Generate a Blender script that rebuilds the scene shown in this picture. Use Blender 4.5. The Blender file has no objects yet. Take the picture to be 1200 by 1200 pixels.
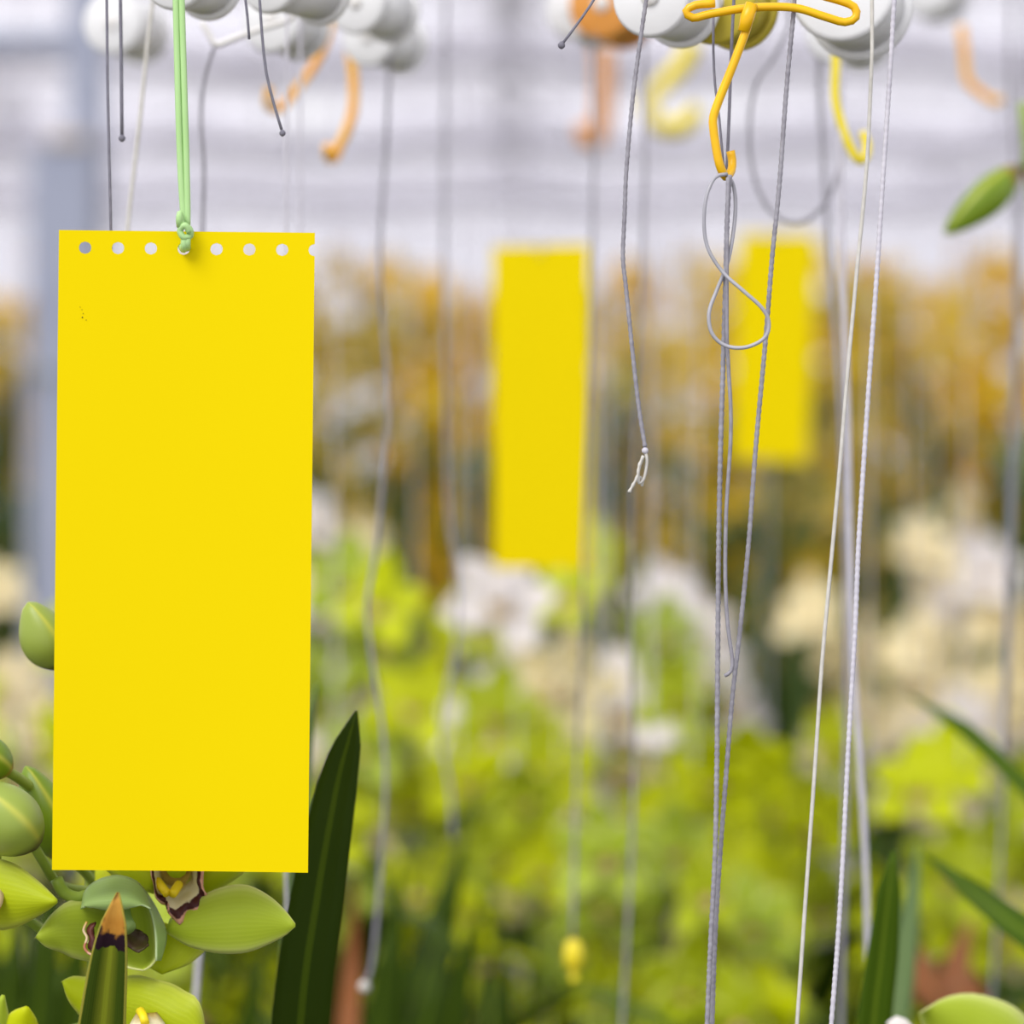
import bpy, math, random
from mathutils import Vector, Matrix, noise
random.seed(7)
R = math.radians
scene = bpy.context.scene
C = scene.collection

# ------------------------------------------------------------------ camera, sky, light, exposure
CAMZ = 1.30
K = 0.4 / 1200 / 1.2            # metres per photo pixel per metre of distance
cam_d = bpy.data.cameras.new('camera'); cam = bpy.data.objects.new('camera', cam_d); C.objects.link(cam)
cam.location = (0, 0, CAMZ); cam.rotation_euler = (R(90), 0, 0)
cam_d.sensor_width = 36; cam_d.lens = 108; cam_d.clip_start = 0.05; cam_d.clip_end = 200
cam_d.dof.use_dof = True; cam_d.dof.focus_distance = 1.205; cam_d.dof.aperture_fstop = 5.4
scene.camera = cam

world = bpy.data.worlds.new('overcast_sky'); scene.world = world; world.use_nodes = True
bg = world.node_tree.nodes['Background']
bg.inputs[0].default_value = (0.975, 0.965, 1.0, 1); bg.inputs[1].default_value = 0.97
sun_d = bpy.data.lights.new('veiled_sun', 'SUN'); sun = bpy.data.objects.new('veiled_sun', sun_d); C.objects.link(sun)
sun_d.energy = 2.5; sun_d.angle = R(36); sun_d.color = (1.0, 0.98, 0.94)
sun.rotation_euler = (R(45), 0, R(-34))
vs = scene.view_settings
vs.view_transform = 'Standard'; vs.look = 'None'; vs.gamma = 1.0; vs.use_curve_mapping = False
vs.exposure = 0.15
scene.cycles.use_denoising = True
scene.cycles.max_bounces = 8; scene.cycles.transparent_max_bounces = 16

# ------------------------------------------------------------------ helpers
def P(px, py, d):
    return Vector(((px - 600) * K * d, d, CAMZ + (600 - py) * K * d))

def lin(h):
    h = h.lstrip('#'); out = []
    for i in (0, 2, 4):
        c = int(h[i:i+2], 16) / 255
        out.append(c / 12.92 if c <= .04045 else ((c + .055) / 1.055) ** 2.4)
    return (*out, 1)

class NT:
    def __init__(s, name):
        s.m = bpy.data.materials.new(name); s.m.use_nodes = True
        s.t = s.m.node_tree; s.b = s.t.nodes['Principled BSDF']; s.o = s.t.nodes['Material Output']
    def n(s, typ, **kw):
        x = s.t.nodes.new(typ)
        for k, v in kw.items(): setattr(x, k, v)
        return x
    def l(s, a, b): s.t.links.new(a, b)
    def noise(s, scale, detail=3, coord='Object'):
        tc = s.n('ShaderNodeTexCoord'); nz = s.n('ShaderNodeTexNoise')
        nz.inputs['Scale'].default_value = scale; nz.inputs['Detail'].default_value = detail
        s.l(tc.outputs[coord], nz.inputs['Vector']); return nz.outputs['Fac']
    def ramp(s, fac, stops, interp='LINEAR'):
        r = s.n('ShaderNodeValToRGB'); r.color_ramp.interpolation = interp
        e = r.color_ramp.elements
        while len(e) < len(stops): e.new(0.5)
        for i, (p, c) in enumerate(stops): e[i].position = p; e[i].color = lin(c)
        s.l(fac, r.inputs[0]); return r.outputs[0]
    def attr(s, name):
        a = s.n('ShaderNodeAttribute', attribute_name=name); return a.outputs['Fac']
    def math(s, op, a, b=None):
        x = s.n('ShaderNodeMath', operation=op)
        for i, v in enumerate((a, b)):
            if v is None: continue
            if isinstance(v, (int, float)): x.inputs[i].default_value = v
            else: s.l(v, x.inputs[i])
        return x.outputs[0]
    def mix(s, fac, a, b):
        x = s.n('ShaderNodeMix', data_type='RGBA')
        if isinstance(fac, (int, float)): x.inputs[0].default_value = fac
        else: s.l(fac, x.inputs[0])
        for i, v in ((6, a), (7, b)):
            if isinstance(v, str): x.inputs[i].default_value = lin(v)
            else: s.l(v, x.inputs[i])
        return x.outputs[2]
    def bump(s, h, strength, dist):
        b = s.n('ShaderNodeBump'); b.inputs['Strength'].default_value = strength; b.inputs['Distance'].default_value = dist
        s.l(h, b.inputs['Height']); s.l(b.outputs[0], s.b.inputs['Normal'])
    def translucent(s, col, fac):
        t = s.n('ShaderNodeBsdfTranslucent'); mx = s.n('ShaderNodeMixShader'); mx.inputs[0].default_value = fac
        if isinstance(col, str): t.inputs[0].default_value = lin(col)
        else: s.l(col, t.inputs[0])
        s.l(s.b.outputs[0], mx.inputs[1]); s.l(t.outputs[0], mx.inputs[2]); s.l(mx.outputs[0], s.o.inputs[0])

def plain(name, a, b=None, rough=.5, spec=.4, metal=0, scale=30, transl=0, bump=0):
    t = NT(name); col = t.ramp(t.noise(scale), [(.3, a), (.7, b or a)])
    t.l(col, t.b.inputs['Base Color'])
    t.b.inputs['Roughness'].default_value = rough; t.b.inputs['Metallic'].default_value = metal
    t.b.inputs['Specular IOR Level'].default_value = spec
    if transl: t.translucent(col, transl)
    if bump: t.bump(t.noise(scale * 6), bump, .001)
    return t.m

def petal_mat(name, base, edge, vein, transl=.28, warm=None):
    t = NT(name)
    v = t.math('ABSOLUTE', t.attr('tv')); u = t.attr('tu')
    col = t.mix(t.math('POWER', v, 7), base, edge)
    if warm: col = t.mix(t.math('MULTIPLY', t.math('SUBTRACT', 1, u), .6), col, warm)
    st = t.math('ABSOLUTE', t.math('SINE', t.math('MULTIPLY', t.attr('tv'), 22)))
    col = t.mix(t.math('MULTIPLY', t.math('POWER', st, 6), .25), col, vein)
    col = t.mix(t.math('MULTIPLY', t.noise(60), .10), col, edge)
    t.l(col, t.b.inputs['Base Color']); t.b.inputs['Roughness'].default_value = .45
    t.b.inputs['Specular IOR Level'].default_value = .2
    t.translucent(col, transl); t.bump(st, .08, .0006)
    return t.m

def lip_mat(name, base, band, rim, throat):
    t = NT(name); u = t.attr('tu'); v = t.attr('tv')
    n = t.noise(320, 2)
    uu = t.math('ADD', u, t.math('MULTIPLY', t.math('SUBTRACT', n, .5), .22))
    col = t.ramp(uu, [(0, throat), (.24, base), (.55, base), (.59, band), (.81, band), (.86, rim), (1, rim)])
    t.l(col, t.b.inputs['Base Color']); t.b.inputs['Roughness'].default_value = .5
    t.translucent(col, .25); return t.m

def leaf_mat(name, a, b, rib, burnt=False):
    t = NT(name); v = t.math('ABSOLUTE', t.attr('tv')); u = t.attr('tu')
    col = t.mix(t.noise(14), a, b)
    col = t.mix(t.math('LESS_THAN', v, .12), col, rib)
    st = t.math('ABSOLUTE', t.math('SINE', t.math('MULTIPLY', t.attr('tv'), 30)))
    col = t.mix(t.math('MULTIPLY', st, .18), col, rib)
    if burnt:
        mr = t.n('ShaderNodeMapRange'); mr.inputs[1].default_value = 0; mr.inputs[2].default_value = .55; mr.inputs[3].default_value = .75; mr.inputs[4].default_value = 0
        t.l(v, mr.inputs[0]); col = t.mix(mr.outputs[0], col, '#7e8420')
                                     # attribute tip: metres from the leaf's dry tip
        d = t.math('ADD', t.attr('tip'), t.math('MULTIPLY', t.math('SUBTRACT', t.noise(170), .5), .016))
        dry = t.ramp(t.math('MULTIPLY', d, 25), [(0, '#5a3a18'), (.1, '#b98a3c'), (.36, '#a9752c'), (.40, '#22101a'), (.62, '#1c0d14'), (.66, '#7d7434')])
        m = t.math('LESS_THAN', d, .0215)
        col = t.mix(m, col, dry)
        col = t.mix(t.math('MULTIPLY', t.math('GREATER_THAN', v, .93), .7), col, '#a8a040')
    t.l(col, t.b.inputs['Base Color']); t.b.inputs['Roughness'].default_value = .5
    t.b.inputs['Specular IOR Level'].default_value = .10
    t.translucent(col, .12); t.bump(st, .15, .0008); return t.m

M = {}
M['card'] = plain('yellow_sticky_plastic', '#dcc500', '#dac200', .4, .04, scale=4)
M['speck'] = plain('tiny_fly_dark', '#4a4410', '#7c7010', .7)
M['tie'] = plain('pale_green_tie_plastic', '#b4dc94', '#c2e6a6', .35, .4, transl=.25)
M['hook_y'] = plain('yellow_hook_plastic', '#ecb800', '#dca600', .35, .4, scale=60)
M['hook_y2'] = plain('lemon_hook_plastic', '#dfcb1c', '#e8d430', .4, .4, scale=60)
M['hook_o'] = plain('amber_hook_plastic', '#f0a527', '#e8b54a', .4, .4, scale=60)
M['hook_w'] = plain('white_hook_plastic', '#e4e2e0', '#d5d2d0', .4, .4)
M['spool_w'] = plain('white_spool_plastic', '#e2e2e4', '#d6d6d8', .45, .35, scale=20)
M['spool_y'] = plain('olive_yellow_spool_plastic', '#c3b23a', '#b5a435', .45, .35, scale=20)
M['spool_o'] = plain('tan_orange_spool_plastic', '#d9964a', '#cf8a3a', .45, .35, scale=20)
M['steel'] = plain('galvanised_steel', '#a4a7ae', '#8f939b', .45, .5, metal=.6, scale=12)
M['post'] = plain('painted_grey_steel_post', '#8f94a8', '#9ba0b3', .55, .3, scale=5)
M['cord'] = plain('grey_twisted_cord', '#99979f', '#827f88', .7, .2, scale=300, bump=.3)
M['cord_d'] = plain('dark_grey_cord', '#7d7b86', '#6c6a76', .7, .2, scale=300)
M['cord_l'] = plain('pale_lavender_cord', '#c9c6cf', '#bab7c2', .7, .2, scale=300)
M['cord_w'] = plain('white_flat_cord', '#cdcac4', '#bcb9b2', .6, .25, scale=300)
M['wireloop'] = plain('smooth_grey_wire', '#8e8d95', '#a3a2aa', .4, .5, scale=80)
M['white_paint'] = plain('white_painted_frame', '#ecebf0', '#e2e1e8', .5, .3, scale=3)
M['screen'] = plain('white_shade_cloth', '#e8e6ee', '#dcdae3', .8, .1, scale=6)
M['floor'] = plain('dusty_concrete_floor', '#4c4a42', '#5a574d', .9, .2, scale=2)
M['pot'] = plain('black_plant_pot', '#22242a', '#2c2e33', .5, .4)
M['soil'] = plain('bark_potting_mix', '#3a2a1c', '#5a4430', .9, .1, scale=90)
M['stem'] = plain('green_flower_stalk', '#86a034', '#9cb04a', .45, .3, scale=50, transl=.15)
M['stem_b'] = plain('brown_green_stalk', '#6b5a3e', '#6f8038', .5, .3, scale=50)
M['lime'] = petal_mat('lime_green_petal', '#b4c206', '#d8de70', '#a5b404')
M['lime2'] = petal_mat('bright_lime_petal', '#cdd600', '#dee048', '#bcc800')
M['lime3'] = petal_mat('leaf_green_petal', '#b0c42c', '#e2e69a', '#a2b828')
M['hood'] = petal_mat('waxy_green_petal', '#a8c474', '#c6d8a4', '#9aba60', .35)
M['cream'] = petal_mat('cream_petal', '#f8ecc0', '#fcf4dc', '#f0e2b0', .35)
M['white'] = petal_mat('white_petal', '#f2ecea', '#f6f2f2', '#e8e0de', .35)
M['yellow'] = petal_mat('old_gold_petal', '#d6b418', '#dcc248', '#c29e10', .35)
M['gold'] = petal_mat('golden_petal', '#e2b400', '#e4c030', '#cc9e00', .35)
M['bronze'] = petal_mat('bronze_olive_petal', '#c0aa4c', '#ccba70', '#ac963a', .35)
M['lip'] = lip_mat('cream_lip_maroon_band', '#efe6c4', '#44060e', '#e6ac94', '#b39428')
M['lip_p'] = lip_mat('blush_lip', '#e8cfa8', '#c07a5c', '#dcae90', '#d8b040')
M['throat'] = plain('brownish_yellow_throat', '#a88c2a', '#8f7420', .6)
M['lip_dark'] = plain('brown_olive_lip_underside', '#4a4a16', '#3a1a16', .6, scale=120)
M['callus'] = plain('yellow_lip_ridge', '#f0d818', '#e6c808', .5)
M['maroon'] = plain('maroon_lip_blotch', '#3a0c12', '#5a2418', .55, scale=200)
M['leaf'] = leaf_mat('dark_strap_leaf', '#324606', '#223404', '#485c0c')
M['leaf2'] = leaf_mat('mid_strap_leaf', '#425c0a', '#324a06', '#5c7218')
M['leaf3'] = leaf_mat('grey_green_strap_leaf', '#5e7446', '#4c6238', '#708456')
M['leaf_b'] = leaf_mat('burnt_tip_leaf', '#364808', '#243406', '#5c7014', burnt=True)
M['leaf_r'] = leaf_mat('withered_rust_leaf', '#84502c', '#6a3c20', '#94623c')
def bud_mat(name, a, b, dark):
    t = NT(name); u = t.attr('tu')
    st = t.math('ABSOLUTE', t.math('SINE', t.math('MULTIPLY', t.attr('tv'), math.pi * 1.5)))
    col = t.mix(t.math('MULTIPLY', t.math('POWER', st, 60), .7), t.mix(t.noise(40), a, b), '#c8c850')
    f = t.math('MULTIPLY', t.math('SUBTRACT', .22, t.math('ADD', u, t.math('MULTIPLY', t.math('SUBTRACT', t.noise(90), .5), .15))), 6)
    cl = t.n('ShaderNodeClamp'); t.l(f, cl.inputs[0])
    col = t.mix(cl.outputs[0], col, dark)
    t.l(col, t.b.inputs['Base Color']); t.b.inputs['Roughness'].default_value = .4
    t.translucent(col, .15); return t.m
M['bud'] = bud_mat('green_bud', '#8fa23c', '#9fb050', '#4a2f28')
M['bud2'] = bud_mat('bright_green_bud', '#6e8c0c', '#809a16', '#b07a30')
t = NT('whitewashed_glass')
tr = t.n('ShaderNodeBsdfTransparent'); tr.inputs[0].default_value = (.99, .98, 1.0, 1)
tl = t.n('ShaderNodeBsdfTranslucent'); t.l(t.ramp(t.noise(1.5), [(.3, '#d8d8e0'), (.7, '#e6e6ec')]), tl.inputs[0])
mx = t.n('ShaderNodeMixShader'); mx.inputs[0].default_value = .3
t.l(tr.outputs[0], mx.inputs[1]); t.l(tl.outputs[0], mx.inputs[2])
t.b.inputs['Roughness'].default_value = .1
m2 = t.n('ShaderNodeMixShader'); m2.inputs[0].default_value = .06
t.l(mx.outputs[0], m2.inputs[1]); t.l(t.b.outputs[0], m2.inputs[2]); t.l(m2.outputs[0], t.o.inputs[0])
M['glass'] = t.m

# geometry container: verts, faces, per-vertex (u, v)
def thicken(V, F, A, th):
    n = len(V); N = [Vector((0, 0, 0)) for _ in V]
    edges = {}
    for f in F:
        a, b, c = V[f[0]], V[f[1]], V[f[2]]
        nn = (b - a).cross(c - a)
        if len(f) == 4: nn += (V[f[2]] - a).cross(V[f[3]] - a)
        for i, x in enumerate(f):
            N[x] += nn
            e = (x, f[(i + 1) % len(f)])
            if (e[1], e[0]) in edges: edges.pop((e[1], e[0]))
            else: edges[e] = 1
    V2 = [v - (k.normalized() if k.length else k) * th for v, k in zip(V, N)]
    F2 = [tuple(x + n for x in reversed(f)) for f in F] + [(b, a, a + n, b + n) for a, b in edges]
    return V + V2, F + F2, A + A

def mesh(name, V, F, mats, A=None, fm=None, smooth=True, extra=None):
    me = bpy.data.meshes.new(name); me.from_pydata([tuple(v) for v in V], [], F)
    for m in (mats if isinstance(mats, (list, tuple)) else [mats]): me.materials.append(m)
    if fm: me.polygons.foreach_set('material_index', fm)
    if smooth: me.polygons.foreach_set('use_smooth', [True] * len(me.polygons))
    if A:
        for k, nm in enumerate(('tu', 'tv')):
            a = me.attributes.new(nm, 'FLOAT', 'POINT'); a.data.foreach_set('value', [x[k] for x in A])
    if extra:
        for nm, vals in extra.items():
            a = me.attributes.new(nm, 'FLOAT', 'POINT'); a.data.foreach_set('value', vals)
    me.update(); return me

WLOC = {}
def tagit(o, label, cat, group=None, kind=None):
    if label: o['label'] = label
    if cat: o['category'] = cat
    if group: o['group'] = group
    if kind: o['kind'] = kind
    return o
def thing(name, loc, label, cat, group=None, kind=None):
    o = bpy.data.objects.new(name, None); C.objects.link(o); o.location = loc; o.empty_display_size = .02
    WLOC[o.name] = Vector(loc)
    return tagit(o, label, cat, group, kind)
def part(name, geo, mats, root=None, **kw):
    """world-space geometry -> mesh object (its vertices made relative to the root thing's base)"""
    V, F = geo[0], geo[1]; A = geo[2] if len(geo) > 2 else None
    r = root
    off = Vector((0, 0, 0))
    while r is not None: off += WLOC.get(r.name, Vector((0, 0, 0))); r = r.parent
    if root is None:
        off = Vector((sum(v.x for v in V) / len(V), sum(v.y for v in V) / len(V), min(v.z for v in V)))
    o = bpy.data.objects.new(name, mesh(name, [v - off for v in V], F, mats, A, **kw)); C.objects.link(o)
    if root is None: o.location = off; WLOC[o.name] = off
    else: o.parent = root
    return o

def catmull(pts, step, par=None):
    p = [pts[0] * 2 - pts[1]] + list(pts) + [pts[-1] * 2 - pts[-2]]; out = []
    for i in range(1, len(p) - 2):
        n = max(2, int((p[i + 1] - p[i]).length / step) + 1)
        for k in range(n):
            if par is not None: par.append(i - 1 + k / n)
            t = k / n; a, b, c, d = p[i - 1], p[i], p[i + 1], p[i + 2]
            out.append(.5 * ((2 * b) + (c - a) * t + (2 * a - 5 * b + 4 * c - d) * t * t + (3 * b - 3 * c + d - a) * t ** 3))
    if par is not None: par.append(len(pts) - 1)
    out.append(p[-2]); return out

def tube(pts, rad, sides=6, flat=1.0, flatdir=None, mod=None):
    """rad: number or list; mod(i) multiplies the radius of ring i"""
    V, F, A = [], [], []; n = len(pts)
    up = Vector((0, -1, 0)); prev = None
    for i, p in enumerate(pts):
        t = (pts[min(i + 1, n - 1)] - pts[max(i - 1, 0)])
        t = t.normalized() if t.length > 1e-9 else Vector((0, 0, 1))
        if prev is None:
            a = t.cross(up)
            if a.length < .1: a = t.cross(Vector((1, 0, 0)))
            a.normalize()
        else:
            a = (prev - t * prev.dot(t)); a = a.normalized() if a.length > 1e-6 else prev
        prev = a; b = t.cross(a)
        r = rad[i] if isinstance(rad, (list, tuple)) else rad
        if mod: r *= mod(i)
        for k in range(sides):
            w = 2 * math.pi * k / sides
            V.append(p + a * (r * math.cos(w)) + b * (r * flat * math.sin(w))); A.append((i / max(1, n - 1), k / sides))
    for i in range(n - 1):
        for k in range(sides):
            F.append((i * sides + k, i * sides + (k + 1) % sides, (i + 1) * sides + (k + 1) % sides, (i + 1) * sides + k))
    F.append(tuple(reversed(range(sides)))); F.append(tuple(range((n - 1) * sides, n * sides)))
    return V, F, A

def join(*gs):
    V, F, A = [], [], []
    for g in gs:
        o = len(V); V += g[0]; F += [tuple(x + o for x in f) for f in g[1]]
        A += g[2] if len(g) > 2 else [(0, 0)] * len(g[0])
    return V, F, A

def box(a, b):
    x0, y0, z0 = a; x1, y1, z1 = b
    V = [Vector(p) for p in ((x0,y0,z0),(x1,y0,z0),(x1,y1,z0),(x0,y1,z0),(x0,y0,z1),(x1,y0,z1),(x1,y1,z1),(x0,y1,z1))]
    return V, [(3,2,1,0),(4,5,6,7),(0,1,5,4),(1,2,6,5),(2,3,7,6),(3,0,4,7)]

def bar(p, q, w, h=None):
    p, q = Vector(p), Vector(q); h = h or w
    t = (q - p).normalized(); a = t.cross(Vector((0, 0, 1)))
    if a.length < .05: a = Vector((1, 0, 0))
    a.normalize(); b = t.cross(a)
    V = [e + a * (w / 2 * i) + b * (h / 2 * j) for e in (p, q) for i, j in ((-1, -1), (1, -1), (1, 1), (-1, 1))]
    return V, [(3,2,1,0),(4,5,6,7),(0,1,5,4),(1,2,6,5),(2,3,7,6),(3,0,4,7)]

def lathe(origin, axis, prof, sides=28):
    """prof: [(distance along axis, radius)...]"""
    axis = Vector(axis).normalized(); a = axis.cross(Vector((0, 0, 1)))
    if a.length < .05: a = Vector((1, 0, 0))
    a.normalize(); b = axis.cross(a); V, F = [], []
    for h, r in prof:
        for k in range(sides):
            w = 2 * math.pi * k / sides
            V.append(Vector(origin) + axis * h + (a * math.cos(w) + b * math.sin(w)) * max(r, 1e-5))
    for i in range(len(prof) - 1):
        for k in range(sides):
            F.append((i * sides + k, i * sides + (k + 1) % sides, (i + 1) * sides + (k + 1) % sides, (i + 1) * sides + k))
    F.append(tuple(reversed(range(sides)))); F.append(tuple(range((len(prof) - 1) * sides, len(prof) * sides)))
    return V, F

def strap(spine, widths, nrm, fold=.25, th=.0009, step=.03):
    """strap leaf: spine points, widths at the same points, facing normal"""
    par = []; pts = catmull(spine, step, par); n = len(pts); L = len(widths) - 1; V, F, A = [], [], []; nrm = Vector(nrm)
    for i, p in enumerate(pts):
        u = i / (n - 1); x = par[i]; k = min(int(x), L - 1); f = x - k
        w = widths[k] * (1 - f) + widths[k + 1] * f
        t = (pts[min(i + 1, n - 1)] - pts[max(i - 1, 0)]).normalized()
        s = t.cross(nrm).normalized(); m = s.cross(t)
        for v in (-1, -.5, 0, .5, 1):
            V.append(p + s * (v * w / 2) + m * (abs(v) * w * fold)); A.append((u, v))
    for i in range(n - 1):
        for k in range(4): F.append((i*5+k, i*5+k+1, (i+1)*5+k+1, (i+1)*5+k))
    return thicken(V, F, A, th)

def petal(L, W, nu=7, nv=4, sharp=.75, cup=.25, bend=.5, th=.0007, wave=0):
    """petal along +X, width along Y, face towards +Z"""
    V, F, A = [], [], []; x = z = 0; du = L / nu
    for i in range(nu + 1):
        u = i / nu; ang = bend * (u - .25)
        w = W * (max(0.0, math.sin(math.pi * min(1, .12 + .88 * u) ** 1.15)) ** sharp) * .5 + .0006
        for j in range(nv + 1):
            v = 2 * j / nv - 1
            V.append(Vector((x, v * w, z + cup * w * v * v + wave * math.sin(9 * u + 5 * v) * abs(v)))); A.append((u, v))
        x += du * math.cos(ang); z += du * math.sin(ang)
    for i in range(nu):
        for j in range(nv):
            a = i * (nv + 1) + j; F.append((a, a + nv + 1, a + nv + 2, a + 1))
    return thicken(V, F, A, th)

def resample(pts, n):
    d = [0]
    for a, b in zip(pts, pts[1:]): d.append(d[-1] + (b - a).length)
    out = []; k = 0
    for i in range(n):
        s = d[-1] * i / (n - 1)
        while k < len(d) - 2 and d[k + 1] < s: k += 1
        f = (s - d[k]) / max(1e-9, d[k + 1] - d[k]); out.append(pts[k].lerp(pts[k + 1], min(1, f)))
    return out

def loft(ea, eb, bulge, nu=16, nv=8, th=.0007, ruffle=0, curl=0):
    """surface between two edge polylines (both from base to tip), swelling by `bulge` metres towards -Y"""
    a = resample(catmull([Vector(p) for p in ea], .003), nu + 1); b = resample(catmull([Vector(p) for p in eb], .003), nu + 1)
    V, F, A = [], [], []
    for i in range(nu + 1):
        u = i / nu; e = math.sin(math.pi * min(1, .1 + u * .9)) ** .6 if u < 1 else 0
        for j in range(nv + 1):
            v = j / nv; p = a[i].lerp(b[i], v)
            p = p + Vector((0, -1, 0)) * (bulge * e * math.sin(math.pi * v))
            if curl: p += Vector((0, 1, 0)) * (curl * u * u)
            if ruffle: p += Vector((0, 1, 0)) * (ruffle * math.sin(u * 17 + 3 * v) * abs(2 * v - 1) ** 2)
            V.append(p); A.append((u, 2 * v - 1))
    for i in range(nu):
        for j in range(nv):
            k = i * (nv + 1) + j; F.append((k, k + nv + 1, k + nv + 2, k + 1))
    return thicken(V, F, A, th)

def bud(base, tip, r, sides=18, n=14):
    axis = tip - base; L = axis.length; axis.normalize(); a = axis.cross(Vector((0, 1, 0))).normalized(); b = axis.cross(a)
    V, F, A = [], [], []
    for i in range(n + 1):
        u = i / n; rr = r * max(.06, math.sin(math.pi * (u ** .85) * .93 + .12)) ** .8 if u < 1 else r * .05
        bend = b * (.06 * L * math.sin(math.pi * u))
        for k in range(sides):
            w = 2 * math.pi * k / sides; q = 1 + .055 * math.cos(3 * w)
            V.append(base + axis * (L * u) + bend + (a * math.cos(w) + b * math.sin(w)) * rr * q); A.append((u, 2 * k / sides - 1))
    for i in range(n):
        for k in range(sides):
            F.append((i*sides+k, i*sides+(k+1) % sides, (i+1)*sides+(k+1) % sides, (i+1)*sides+k))
    F.append(tuple(reversed(range(sides)))); F.append(tuple(range(n * sides, (n + 1) * sides)))
    return V, F, A

# ------------------------------------------------------------------ structure: floor, far glasshouse, post
RAILZ = 2.25
tagit(part('floor', box((-9, -1, -.05), (9, 32, 0)), M['floor'], smooth=False), 'grey concrete glasshouse floor far below the plants', 'floor', kind='structure')
wb = tagit(part('wall_back', box((-9, 30, 0), (9, 30.15, .9)), M['white_paint'], smooth=False), 'whitewashed glass end wall far behind the plants', 'wall', kind='structure')
pv, pf = box((0, 0, 0), (1.44, .01, 1.9)); pane_me = mesh('pane', pv, pf, M['glass'], smooth=False)
def link_part(name, me, root, mat4):
    o = bpy.data.objects.new(name, me); C.objects.link(o); o.parent = root; o.matrix_basis = mat4; return o
wl = WLOC[wb.name]
for i in range(12):
    for j in range(2):
        link_part('pane', pane_me, wb, Matrix.Translation(Vector((-9 + i * 1.5 + .03, 30.05, .95 + j * 1.97)) - wl))
for i in range(13): part('mullion', bar((-9 + i * 1.5, 30.05, .9), (-9 + i * 1.5, 30.05, 4.9), .07), M['white_paint'], wb, smooth=False)
for z in (.93, 2.9, 4.88): part('transom', bar((-9, 30.05, z), (9, 30.05, z), .08), M['white_paint'], wb, smooth=False)
# roof: gutters along the house, ridges, panes
ce = tagit(part('ceiling', bar((0, 11, 4.5), (0, 30.1, 4.5), .2, .18), M['white_paint'], smooth=False), 'whitewashed glass roof with white gutters high behind', 'roof', kind='structure')
cl_ = WLOC[ce.name]
for x in (-8, -4, 4, 8): part('gutter', bar((x, 11, 4.5), (x, 30.1, 4.5), .2, .18), M['white_paint'], ce, smooth=False)
for x in (-6, -2, 2, 6): part('ridge', bar((x, 11, 5.4), (x, 30.1, 5.4), .08), M['white_paint'], ce, smooth=False)
sl = math.hypot(2, .9)
rv, rf = box((0, 0, -.005), (sl - .1, 1.86, .005)); rp = mesh('roof_pane', rv, rf, M['glass'], smooth=False)
for x in (-8, -4, 0, 4):
    for s in (0, 1):
        for k in range(10):
            y = 11 + k * 1.91
            if s == 0: mt = Matrix.Translation(Vector((x + .05, y, 4.53)) - cl_) @ Matrix.Rotation(-math.atan2(.9, 2), 4, 'Y')
            else: mt = Matrix.Translation(Vector((x + 3.95, y, 4.53)) - cl_) @ Matrix.Rotation(R(180) + math.atan2(.9, 2), 4, 'Y')
            link_part('roof_pane', rp, ce, mt)
for n_, y in enumerate((14, 18, 22, 26)):
    tr_ = thing('roof_truss', (0, y, 3.7), None, None, kind='structure')
    tagit(tr_, 'white lattice roof truss with a rolled shade cloth, ' + ('nearest of four', 'second of four', 'third of four', 'farthest of four')[n_], 'truss')
    part('top_chord', bar((-8, y, 4.35), (8, y, 4.35), .06), M['white_paint'], tr_, smooth=False)
    part('bottom_chord', bar((-8, y, 3.75), (8, y, 3.75), .06), M['white_paint'], tr_, smooth=False)
    for k in range(16):
        part('brace', bar((-8 + k, y, 3.75 if k % 2 else 4.35), (-7 + k, y, 4.35 if k % 2 else 3.75), .03), M['white_paint'], tr_, smooth=False)
    part('rolled_screen', tube([Vector((-8 + i * .8, y + .35, 4.02 + .05 * math.sin(i * 2.1))) for i in range(21)], .11, 10), M['screen'], tr_)
for n_, x in enumerate((-4, 4)):
    for y in (14, 22):
        o = tagit(part('house_column', bar((x, y, 0), (x, y, 4.42), .12), M['white_paint'], smooth=False), 'white glasshouse column far behind the plants, %s %s row' % ('left' if x < 0 else 'right', 'nearer' if y == 14 else 'farther'), 'column', kind='structure')
# grey post on the left with beam
bp = P(102, 0, 6.2); po = thing('steel_post', (bp.x, 6.2, 0), 'grey steel post behind the big yellow card at left', 'post', kind='structure')
part('shaft', box((bp.x - .035, 6.16, 0), (bp.x + .035, 6.24, 3.4)), M['post'], po, smooth=False)
bz = P(0, 172, 6.1).z
part('sleeve', box((P(38, 0, 6.1).x, 6.06, 0), (P(112, 0, 6.1).x, 6.155, bz)), M['post'], po, smooth=False)
part('cross_beam', box((bp.x - 1.8, 6.17, P(0, 62, 6.2).z), (bp.x + .03, 6.23, P(0, 36, 6.2).z)), M['post'], po, smooth=False)
part('end_cap', box((P(56, 0, 6.05).x, 6.05, bz), (P(100, 0, 6.05).x, 6.15, bz + .02)), plain('tan_cap', '#b5a898', '#a89884', .7), po, smooth=False)
# overhead rails that carry the strings (above the picture)
RAILY = [1.0, 1.25, 1.5, 1.8, 2.1, 2.5, 3.0, 3.6, 4.4, 5.2]
for y in RAILY:
    o = part('overhead_rail', tube([Vector((-2.6 + i * .4, y, RAILZ)) for i in range(14)], .010, 8), M['steel'])
    tagit(o, 'thin galvanised overhead rail carrying the hanging cords', 'rail', 'overhead rails', 'structure')
for x in (-2.55, 2.55):
    o = tagit(part('rail_carrier', bar((x, .95, RAILZ + .03), (x, 6.2, RAILZ + .03), .04), M['steel'], smooth=False), 'steel carrier beam holding the overhead rails on the %s' % ('left' if x < 0 else 'right'), 'beam', kind='structure')
    for y in (.97, 6.15): part('carrier_leg', bar((x, y, 0), (x, y, RAILZ + .01), .04), M['steel'], o, smooth=False)

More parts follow.
